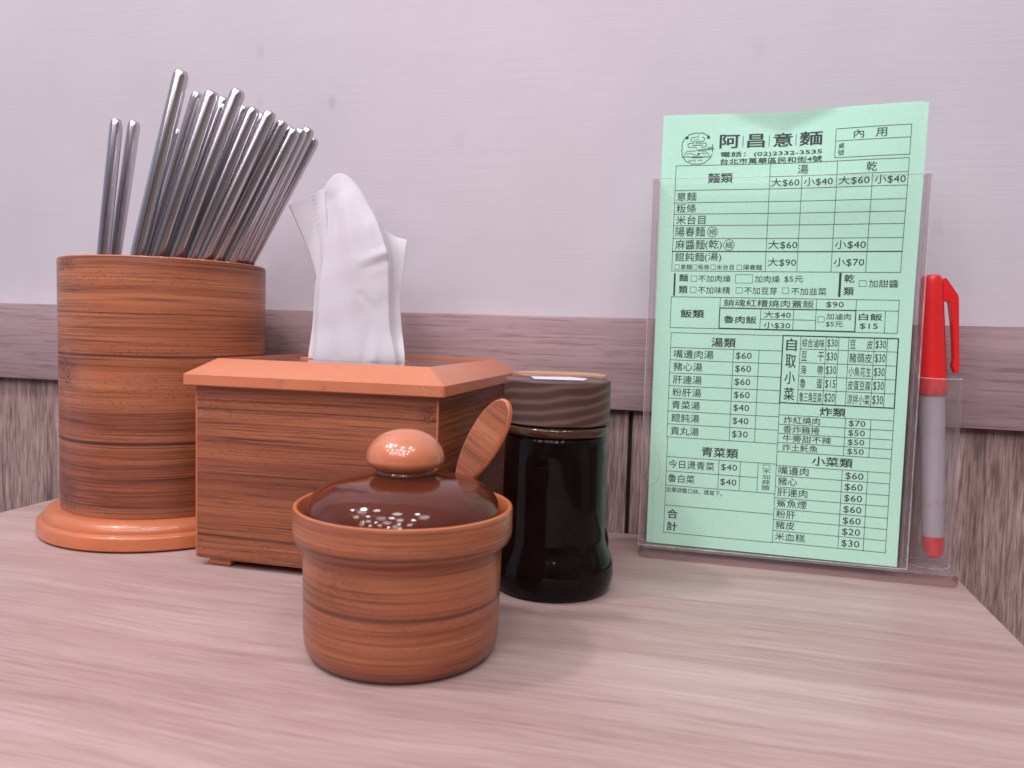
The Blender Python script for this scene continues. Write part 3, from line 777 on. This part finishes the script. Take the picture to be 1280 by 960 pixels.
def panel(name, y0, y1, zt):
    bm = bmesh.new(); box_bm(bm, ((FPX0 + FPX1) / 2, (y0 + y1) / 2, (FPZ0 + zt) / 2), (FPX1 - FPX0, y1 - y0, zt - FPZ0), 0.0003, 1)
    me = bpy.data.meshes.new(name); bm.to_mesh(me); bm.free()
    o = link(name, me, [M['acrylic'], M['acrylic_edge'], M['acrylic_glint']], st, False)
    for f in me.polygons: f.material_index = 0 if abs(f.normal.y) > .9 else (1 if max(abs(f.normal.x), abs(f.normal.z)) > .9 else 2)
    return o
panel('front_panel', -0.0520, -0.0500, FPZ1)
panel('back_panel', -0.0405, -0.0385, FPZ1 + .0)
for xc in (FPX0 + 0.0018, FPX1 - 0.0018):
    bm = bmesh.new(); box_bm(bm, (xc, -0.04525, 0.1141), (0.0032, 0.0091, 0.2146), 0.0003, 1)
    me = bpy.data.meshes.new('side_strip'); bm.to_mesh(me); bm.free(); link('side_strip', me, M['acrylic_edge'], st, False)
TX, TY, TR = 0.1232, -0.0335, 0.0116
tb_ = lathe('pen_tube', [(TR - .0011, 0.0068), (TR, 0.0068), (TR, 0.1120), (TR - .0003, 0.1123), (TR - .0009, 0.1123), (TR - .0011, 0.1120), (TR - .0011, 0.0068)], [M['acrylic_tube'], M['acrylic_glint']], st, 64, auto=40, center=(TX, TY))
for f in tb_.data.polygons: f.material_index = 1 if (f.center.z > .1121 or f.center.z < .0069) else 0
bm = bmesh.new()
sc_ = [(-0.0335, 0.0690), (-0.0310, 0.0665), (-0.0285, 0.0620), (-0.0270, 0.0560), (-0.0268, 0.0500), (-0.0285, 0.0455), (-0.0320, 0.0425), (-.034, .0415)]
tube_mesh(bm, [(a, -0.05205, b) for a, b in sc_], 0.00008, 5)
me = bpy.data.meshes.new('pen_scribble'); bm.to_mesh(me); bm.free(); link('pen_scribble', me, M['red'], st, True)

# ---------------------------------------------------------------- menu sheets
def sm(a, b, x):
    k = max(0.0, min(1.0, (x - a) / (b - a))); return k * k * (3 - 2 * k)
def paper_pt(x, z, off=0.0):
    """x, z in millimetres on the sheet; returns the bent position of that point"""
    y = -0.0440 - 0.0035 * (x / 138.0)
    y -= 0.0048 * sm(60, 138, x) * sm(150, 262, z)
    y += 0.0024 * max(0, 1 - abs(x - 66) / 66) * sm(225, 262, z)
    fold = max(0.0, z - 246.0 - abs(x - 66) * 0.42)
    y -= 0.00026 * fold
    z -= 0.10 * fold
    y -= 0.0016 * math.exp(-((z - 208) / 14) ** 2) * math.sin(math.pi * max(0, min(1, x / 138)))
    y += 0.0009 * math.sin(x * .05 + z * .02) * sm(100, 220, z)
    return Vector((-0.0335 + x / 1000, y - off, z / 1000))
def sheet(name, x0, x1, z0, z1, off, dx):
    NX, NZ = 60, 110; vs = []; fs = []
    for j in range(NZ + 1):
        for i in range(NX + 1):
            q = paper_pt(lin(x0, x1, i / NX), lin(z0, z1, j / NZ), off); q.x += dx; vs.append(q)
    for j in range(NZ):
        for i in range(NX): fs.append([j * (NX + 1) + i, j * (NX + 1) + i + 1, (j + 1) * (NX + 1) + i + 1, (j + 1) * (NX + 1) + i])
    return from_py(name, vs, fs, M['paper'], None, True)
fr = sheet('menu_sheet', 3.2, 138.0, 6.8, 258.2, 0.0, 0.0)
tag(fr, 'front green order sheet printed with a Chinese noodle menu and prices', 'menu sheet', 'green sheets in the acrylic stand')
bk = sheet('menu_sheet', 0.0, 135.0, 6.8, 258.6, -0.00035, 0.0)
tag(bk, 'green sheet behind the printed one, only its left edge showing', 'menu sheet', 'green sheets in the acrylic stand')

INK_V, INK_F = [], []
def put(verts, faces, lift=0.0):
    o = len(INK_V)
    INK_V.extend(paper_pt(a, b, 0.00012 + lift) for a, b in verts); INK_F.extend([[o + k for k in f] for f in faces])
def stroke(pts, w, closed=False):
    pts = list(pts)
    if closed: pts = pts + [pts[0]]
    for (x0, z0), (x1, z1) in zip(pts[:-1], pts[1:]):
        L = math.hypot(x1 - x0, z1 - z0)
        if L < 1e-6: continue
        n = max(1, int(L / 3)); nx, nz = -(z1 - z0) / L * w / 2, (x1 - x0) / L * w / 2
        ex, ez = (x1 - x0) / L * w / 2, (z1 - z0) / L * w / 2
        vv = []
        for k in range(n + 1):
            f = k / n; a = lin(x0 - ex, x1 + ex, f); b = lin(z0 - ez, z1 + ez, f)
            vv += [(a + nx, b + nz), (a - nx, b - nz)]
        put(vv, [[2 * k, 2 * k + 1, 2 * k + 3, 2 * k + 2] for k in range(n)])
TH = 0.26
def hl(x0, x1, z, w=TH): stroke([(x0, z), (x1, z)], w)
def vl(x, z0, z1, w=TH): stroke([(x, z0), (x, z1)], w)
def rc(x0, x1, z0, z1, w=TH): hl(x0, x1, z0, w); hl(x0, x1, z1, w); vl(x0, z0, z1, w); vl(x1, z0, z1, w)
def circ(cx, cz, r, w=TH, n=24): stroke([(cx + r * math.cos(2 * math.pi * k / n), cz + r * math.sin(2 * math.pi * k / n)) for k in range(n)], w, True)
_fc = bpy.data.curves.new('lettering_source', 'FONT'); _fo = bpy.data.objects.new('lettering_source', _fc); col.objects.link(_fo)
_fc.resolution_u = 2
def tx(s, x0, x1, z0, z1, bold=0.0):
    """the words s fitted into the box x0..x1, z0..z1 (millimetres on the sheet)"""
    _fc.body = s
    bpy.context.view_layer.update()
    ev = _fo.evaluated_get(bpy.context.evaluated_depsgraph_get()); me = ev.to_mesh()
    co = [(v.co.x, v.co.y) for v in me.vertices]
    if not co: ev.to_mesh_clear(); return
    ax0, ax1 = min(c[0] for c in co), max(c[0] for c in co); az0, az1 = min(c[1] for c in co), max(c[1] for c in co)
    kx, kz = (x1 - x0) / (ax1 - ax0), (z1 - z0) / (az1 - az0)
    polys = [list(q.vertices) for q in me.polygons]
    for n_, (ox, oz) in enumerate(((0, 0),) if not bold else ((-bold, 0), (bold, 0), (0, bold * .7))):
        put([(x0 + ox + (a - ax0) * kx, z0 + oz + (b - az0) * kz) for a, b in co], polys, 0.00002 * n_)
    ev.to_mesh_clear()
B = 0.11
B2 = 0.06
# heading
for ch, a, b in (('阿', 32.3, 43.0), ('昌', 47.5, 56.6), ('意', 61.5, 71.5), ('麵', 75.3, 86.9)): tx(ch, a, b, 239.0, 246.6, 0.22)
for xx in (45.0, 59.2, 73.4): vl(xx, 239.6, 245.6, 0.3)
tx('電話：(02)2332-3535', 33.0, 87.1, 233.6, 236.9, B2)
tx('台北市萬華區民和街4號', 33.0, 87.2, 229.9, 233.1, B2)
rc(93.7, 130.4, 231.4, 247.0); hl(93.7, 130.4, 240.4)
tx('內', 102.6, 107.6, 241.4, 246.0); tx('用', 113.4, 118.8, 241.4, 246.0)
tx('桌', 95.2, 98.3, 236.2, 239.2); tx('號', 95.2, 98.3, 232.5, 235.6)
# emblem: bowl with steam in a rounded badge
cx, cz = 19.8, 239.2
out = []
for k in range(48):
    a = 2 * math.pi * k / 48
    c, s = math.cos(a), math.sin(a)
    rr = 9.3 * min(1.0, 1 / max(abs(c) * 1.06, abs(s) * 1.0) ** .9 * .97) + .18 * math.sin(a * 16)
    out.append((cx + rr * c, cz + rr * s * .98))
stroke(out[6:46] , 0.34); stroke(out[46:] + out[:3], 0.34)
for q in (-6.0, 6.0): circ(cx + q, cz + 6.3, 0.45, 0.7, 10)
def arcp(x, z, r, a0, a1, n=10): return [(x + r * math.cos(math.radians(lin(a0, a1, k / n))), z + r * math.sin(math.radians(lin(a0, a1, k / n)))) for k in range(n + 1)]
stroke([(cx + .6, cz + 7.6), (cx + .2, cz + 6.6), (cx - 2.6, cz + 6.5)] + arcp(cx - 2.6, cz + 5.25, 1.25, 90, 270) + [(cx - 1.2, cz + 4.0)], 0.26)
stroke([(cx - 2.4, cz + 5.1), (cx + 1.0, cz + 5.1)], 0.2)
stroke(arcp(cx + 2.6, cz + 5.25, 1.25, 90, -90) + [(cx + 1.0, cz + 4.0), (cx - .7, cz + 3.9), (cx - .8, cz + 3.2), (cx + .6, cz + 3.1), (cx + 4.0, cz + 3.1)] + arcp(cx + 4.0, cz + 1.95, 1.15, 90, -90) + [(cx + 2.2, cz + .8)], 0.28)
stroke([(cx - 1.8, cz + 3.1), (cx - 4.2, cz + 3.1)] + arcp(cx - 4.2, cz + 1.95, 1.15, 90, 270) + [(cx - .8, cz + .8), (cx - .2, cz)], 0.28)
hl(cx - 2.6, cx + 3.0, cz + 1.95, 0.34)
stroke([(cx - 8.2, cz - 4.6), (cx + 7.4, cz - 4.9)], 0.4); hl(cx - 2.4, cx + 3.0, cz - 5.0, 0.6)
stroke([(cx - 7.4, cz - 4.0), (cx - 6.6, cz - 2.4), (cx - 5.2, cz - 1.4), (cx - .6, cz - 1.3)], 0.24)
stroke([(cx + 7.0, cz - 4.2), (cx + 6.2, cz - 2.8), (cx + 5, cz - 2.0), (cx + 2.4, cz - 1.9)], 0.24)
stroke([(cx - 6, cz - 3.2), (cx - 3.6, cz - 2.5), (cx - 1.6, cz - 3.6), (cx + .4, cz - 3.9)], 0.22)
stroke([(cx + .8, cz - 3.4), (cx + 2.4, cz - 2.8), (cx + 5.4, cz - 3.2)], 0.22); circ(cx + .9, cz - 3.1, .3, .5, 8)
stroke([(cx - .2, cz - 1.0), (cx + 3.6, cz - .4), (cx + 9.0, cz + .1)], 0.3); stroke([(cx + .6, cz - 1.4), (cx + 4.0, cz - 1.0), (cx + 9.6, cz - .5)], 0.26); stroke([(cx + 6.2, cz + .5), (cx + 8.8, cz + .6)], .24)
tx('SINCE 1970', cx - 4.6, cx + 3.2, cz - 7.3, cz - 6.3)
# noodles table
ROWS = [229.6, 215.4, 208.3, 201.8, 195.3, 187.9, 180.5, 169.2]
for k, z in enumerate(ROWS): hl(8.2, 130.4, z, 0.55 if k == 6 else TH)
hl(60.4, 130.4, 222.4)
vl(8.3, 229.6, 169.2)
for xx in (60.4, 95.3, 130.4): vl(xx, 229.6, 169.2)
for xx in (77.4, 113.0): vl(xx, 222.4, 169.2)
tx('麵類', 26.6, 40.2, 219.3, 224.9, B); tx('湯', 75, 80.5, 223.3, 228.5); tx('乾', 109.8, 115.0, 223.4, 228.5)
for s, a, b in (('大$60', 61.2, 76.2), ('小$40', 78.5, 93.4), ('大$60', 96.2, 111.7), ('小$40', 114.2, 129.4)): tx(s, a, b, 216.4, 221.3)
tx('意麵', 9.5, 20.6, 209.4, 214.3); tx('粄條', 9.5, 20.6, 202.6, 207.6); tx('米台目', 9.6, 26.2, 196.0, 201.1)
tx('陽春麵', 9.6, 26.2, 189.0, 194.6); tx('細', 28.6, 32.2, 190.0, 193.4); circ(30.4, 191.7, 2.8)
tx('麻醬麵', 9.8, 26.4, 181.6, 187.2); tx('(乾)', 26.7, 36.0, 181.4, 187.2); tx('細', 38.0, 41.8, 182.4, 186.0); circ(39.9, 184.2, 3.0)
tx('大$60', 61.4, 77.0, 181.8, 186.8); tx('小$40', 96.4, 112.2, 181.8, 186.8)
tx('餛飩麵', 9.8, 26.4, 174.8, 179.8); tx('(湯)', 26.7, 36.0, 174.5, 179.8)
for a, w, s, b, c in ((10.0, 2.5, '意麵', 13.3, 19.7), (20.2, 2.4, '粄條', 23.3, 29.5), (30.4, 2.5, '米台目', 33.6, 43.2), (44.9, 2.6, '陽春麵', 48.5, 58.6)):
    rc(a, a + w, 170.2, 172.8, 0.2); tx(s, b, c, 170.0, 173.1)
tx('大$90', 61.6, 76.8, 172.0, 177.0); tx('小$70', 96.4, 112.0, 172.2, 177.2)
# toppings
vl(10.2, 155.3, 167.4, 1.0); vl(100.3, 156.2, 168.2, 1.2)
tx('麵', 12.7, 17.8, 163.2, 167.4, B2); tx('類', 12.7, 17.8, 156.2, 160.7, B2)
rc(19.5, 22.9, 163.3, 166.4, .2); tx('不加肉燥', 23.7, 41.7, 163.0, 166.9); rc(44.4, 53.8, 162.6, 167.4, .2); tx('加肉燥', 55.0, 68.5, 163.0, 167.0); tx('$5元', 71.0, 81.0, 163.2, 167.0)
rc(19.3, 22.7, 156.8, 160.0, .2); tx('不加味精', 23.7, 41.7, 156.3, 160.4); rc(45.0, 48.5, 156.8, 160.0, .2); tx('不加豆芽', 49.5, 67.5, 156.3, 160.4); rc(70.2, 73.6, 157.0, 160.2, .2); tx('不加韭菜', 75.0, 93.6, 156.3, 160.4)
tx('乾', 102.4, 107.6, 163.6, 168.0, B2); tx('類', 102.4, 107.6, 156.5, 161.0, B2); rc(110.1, 113.7, 161.5, 164.7, .2); tx('加甜醬', 115.0, 129.8, 161.0, 165.2)
# rice
rc(8.7, 130.8, 136.2, 154.2); vl(36.5, 136.2, 154.2); hl(36.5, 130.8, 148.3); rc(36.5, 109.3, 136.5, 148.2, 0.55)
for xx, z0, z1 in ((59.1, 136.5, 148.2), (76.8, 136.5, 148.2), (88.7, 136.5, 154.2), (109.3, 136.4, 154.2), (124.3, 136.4, 148.2)): vl(xx, z0, z1)
hl(59.1, 88.7, 142.3)
tx('飯類', 14.4, 27.7, 142.2, 146.9, B); tx('銷魂紅糟燒肉蓋飯', 38.6, 87.3, 149.2, 153.3); tx('$90', 93.8, 102.9, 149.4, 152.8)
tx('魯肉飯', 39.0, 57.0, 139.6, 143.8, B2); tx('大$40', 61.0, 75.4, 142.9, 146.9); tx('小$30', 61.0, 75.4, 137.0, 140.9)
rc(89.8, 93.2, 141.4, 144.4, .2); tx('加滷肉', 94.2, 106.9, 142.9, 146.4); tx('$5元', 94.2, 103.0, 138.7, 142.0)
tx('白飯', 111.0, 122.8, 142.9, 146.7, B2); tx('$15', 111.7, 120.9, 137.9, 141.3)
# soups
hl(9.4, 71.8, 133.2); vl(9.5, 133.2, 71.2)
SR = [124.5, 117.2, 109.5, 101.9, 94.5, 86.9, 79.2, 71.4]
for z in SR: hl(9.5, 71.8, z)
vl(45.2, 124.5, 71.4); vl(59.3, 124.5, 71.4); vl(71.9, 133.2, 13.9)
tx('湯類', 32.7, 46.2, 125.6, 130.9, B)
for k, (s, x1, pr) in enumerate((('嘴邊肉湯', 34.2, '$60'), ('豬心湯', 28.2, '$60'), ('肝連湯', 28.2, '$60'), ('粉肝湯', 28.2, '$60'), ('青菜湯', 27.8, '$40'), ('餛飩湯', 27.8, '$40'), ('貢丸湯', 27.8, '$30'))):
    zc = (SR[k] + SR[k + 1]) / 2
    tx(s, 11.6, x1, zc - 2.4, zc + 2.5); tx(pr, 46.6, 55.4, zc - 2.1, zc + 2.1)
# side dishes to pick
rc(71.9, 131.6, 95.1, 133.3, 0.6)
for xx in (81.4, 94.8, 101.4, 106.6, 119.6, 126.2): vl(xx, 95.1, 133.3)
QR = [133.3, 126.0, 118.3, 110.7, 103.0, 95.1]
for z in QR[1:-1]: hl(81.4, 131.6, z)
for ch, z0, z1 in (('自', 124.8, 131.8), ('取', 115.2, 122.7), ('小', 106.0, 113.1), ('菜', 96.7, 103.9)): tx(ch, 73.9, 79.4, z0, z1, B2)
for k, (a, pa, b, pb) in enumerate((('綜合滷味', '$30', '豆 皮', '$30'), ('豆 干', '$30', '豬頭皮', '$30'), ('海 帶', '$30', '小魚花生', '$30'), ('魯 蛋', '$15', '皮蛋豆腐', '$30'), ('魯三角豆腐', '$20', '涼拌小菜', '$30'))):
    z0, z1 = QR[k + 1] + 1.1, QR[k] - 1.3
    for s, x0, x1 in ((a, 82.2, 94.0), (b, 107.3, 118.9)):
        if ' ' in s:
            c1, c2 = s.split(); tx(c1, x0, x0 + 3.0, z0, z1); tx(c2, x1 - 3.0, x1, z0, z1)
        else: tx(s, x0, x1, z0, z1)
    tx(pa, 95.5, 100.9, z0, z1); tx(pb, 120.3, 125.7, z0, z1)
# fried dishes
FR = [88.1, 82.7, 77.5, 72.2, 67.0]
for z in FR: hl(71.9, 131.8, z)
vl(131.75, 95.1, 14.0)
for xx in (107.2, 120.3): vl(xx, 88.1, 67.0)
tx('炸類', 93.6, 107.0, 88.9, 93.6, B)
for k, (s, x1, pr) in enumerate((('炸紅燒肉', 94.0, '$70'), ('香炸雞捲', 94.0, '$50'), ('牛蒡甜不辣', 100.4, '$50'), ('炸土魠魚', 93.6, '$50'))):
    zc = (FR[k] + FR[k + 1]) / 2
    tx(s, 74.6, x1, zc - 2.0, zc + 2.1); tx(pr, 109.0, 117.6, zc - 1.9, zc + 1.7)
# small dishes
MR = [59.0, 53.0, 46.5, 40.2, 33.7, 27.4, 21.0, 14.2]
for z in MR: hl(72.0, 131.75, z)
for xx in (107.1, 120.3): vl(xx, 59.0, 14.2)
tx('小菜類', 91.0, 112.2, 60.4, 65.6, B)
for k, (s, x1, pr) in enumerate((('嘴邊肉', 89.4, '$60'), ('豬心', 83.6, '$60'), ('肝連肉', 89.4, '$60'), ('鯊魚煙', 89.4, '$60'), ('粉肝', 83.6, '$60'), ('豬皮', 83.6, '$20'), ('米血糕', 89.4, '$30'))):
    zc = (MR[k] + MR[k + 1]) / 2
    tx(s, 73.2, x1, zc - 2.0, zc + 2.6); tx(pr, 108.8, 118.2, zc - 2.5, zc + 1.8)
# greens and total
vl(10.0, 71.2, 13.8)
for z, x1 in ((59.6, 71.9), (51.0, 62.0), (42.4, 71.9), (30.4, 71.9), (13.8, 71.9)): hl(10.0, x1, z)
for xx in (40.1, 52.1, 62.0): vl(xx, 59.6, 42.6)
tx('青菜類', 30.0, 50.6, 61.2, 66.8, B)
tx('今日燙青菜', 11.3, 37.6, 53.0, 57.9); tx('$40', 41.3, 50.4, 53.4, 57.6)
tx('魯白菜', 11.3, 26.6, 44.5, 49.3); tx('$40', 41.3, 50.4, 44.7, 48.9)
rc(64.7, 68.6, 56.6, 58.7, .2)
for ch, z0, z1 in (('不', 53.6, 55.8), ('加', 50.6, 53.0), ('蒜', 47.4, 50.0), ('頭', 44.0, 46.8)): tx(ch, 64.5, 68.8, z0, z1)
tx('如需調整口味，請寫下。', 10.5, 42.6, 38.3, 41.4)
tx('合', 11.8, 17.7, 22.6, 28.2, B); tx('計', 11.8, 17.7, 15.2, 20.6, B)
pm = bpy.data.meshes.new('printing'); pm.from_pydata([tuple(v) for v in INK_V], [], INK_F); pm.update()
link('printing', pm, M['ink'], fr, False)
bpy.data.objects.remove(_fo); bpy.data.curves.remove(_fc)

# ---------------------------------------------------------------- marker pen in the tube
P0, P1 = Vector((0.1262, -0.0335, 0.0102)), Vector((0.1158, -0.0325, 0.1690))
mk = thing('marker_pen', 'red capped marker pen with grey barrel standing in the clear tube', 'marker pen', P0)
mk.rotation_mode = 'QUATERNION'; mk.rotation_quaternion = Vector((0, 0, 1)).rotation_difference((P1 - P0).normalized())
LZ = (P1 - P0).length
lathe('end_plug', [(0.0, 0.0), (0.0022, 0.0002), (0.0032, 0.0012), (0.0046, 0.0024), (0.0052, 0.0062), (0.0056, 0.0128), (0.0, 0.0128)], M['red'], mk, 48)
lathe('barrel', [(0.0, 0.0128), (0.0058, 0.0128), (0.0060, 0.0138), (0.0063, 0.045), (0.0065, 0.085), (0.0063, 0.0936), (0, .0937)], M['barrel'], mk, 48)
cp = lathe('cap', [(0.0058, 0.0925), (0.0071, 0.0925), (0.0074, 0.0932), (0.0074, 0.0970), (0.0073, 0.1050), (0.0070, 0.120), (0.0064, 0.140), (0.0057, 0.154), (0.0054, LZ - 0.0022), (0.0050, LZ - 0.0008), (0.0042, LZ), (0.0, LZ)], M['red'], mk, 48)
bm = bmesh.new()
prof = [(0.0050, 0.1555), (0.0068, 0.1575), (0.0078, 0.1560), (0.0128, 0.1480), (0.0134, 0.1462), (0.0134, 0.1055), (0.0128, 0.1045), (0.0112, 0.1047), (0.0100, 0.1085), (0.0108, 0.1120), (0.0102, 0.1300), (0.0088, 0.1440), (0.0056, 0.1445)]
lo = [bm.verts.new((a, -0.0026, b)) for a, b in prof]; hi = [bm.verts.new((a, 0.0026, b)) for a, b in prof]
n = len(prof)
for k in range(n): bm.faces.new((lo[k], lo[(k + 1) % n], hi[(k + 1) % n], hi[k]))
bm.faces.new(lo); bm.faces.new(hi[::-1])
bmesh.ops.recalc_face_normals(bm, faces=bm.faces)
bmesh.ops.bevel(bm, geom=list(bm.edges), offset=0.0003, segments=2, affect='EDGES')
me = bpy.data.meshes.new('clip'); bm.to_mesh(me); bm.free()
cl = link('clip', me, M['red'], cp, True, 40)
cl.rotation_euler = (0, 0, math.radians(4))
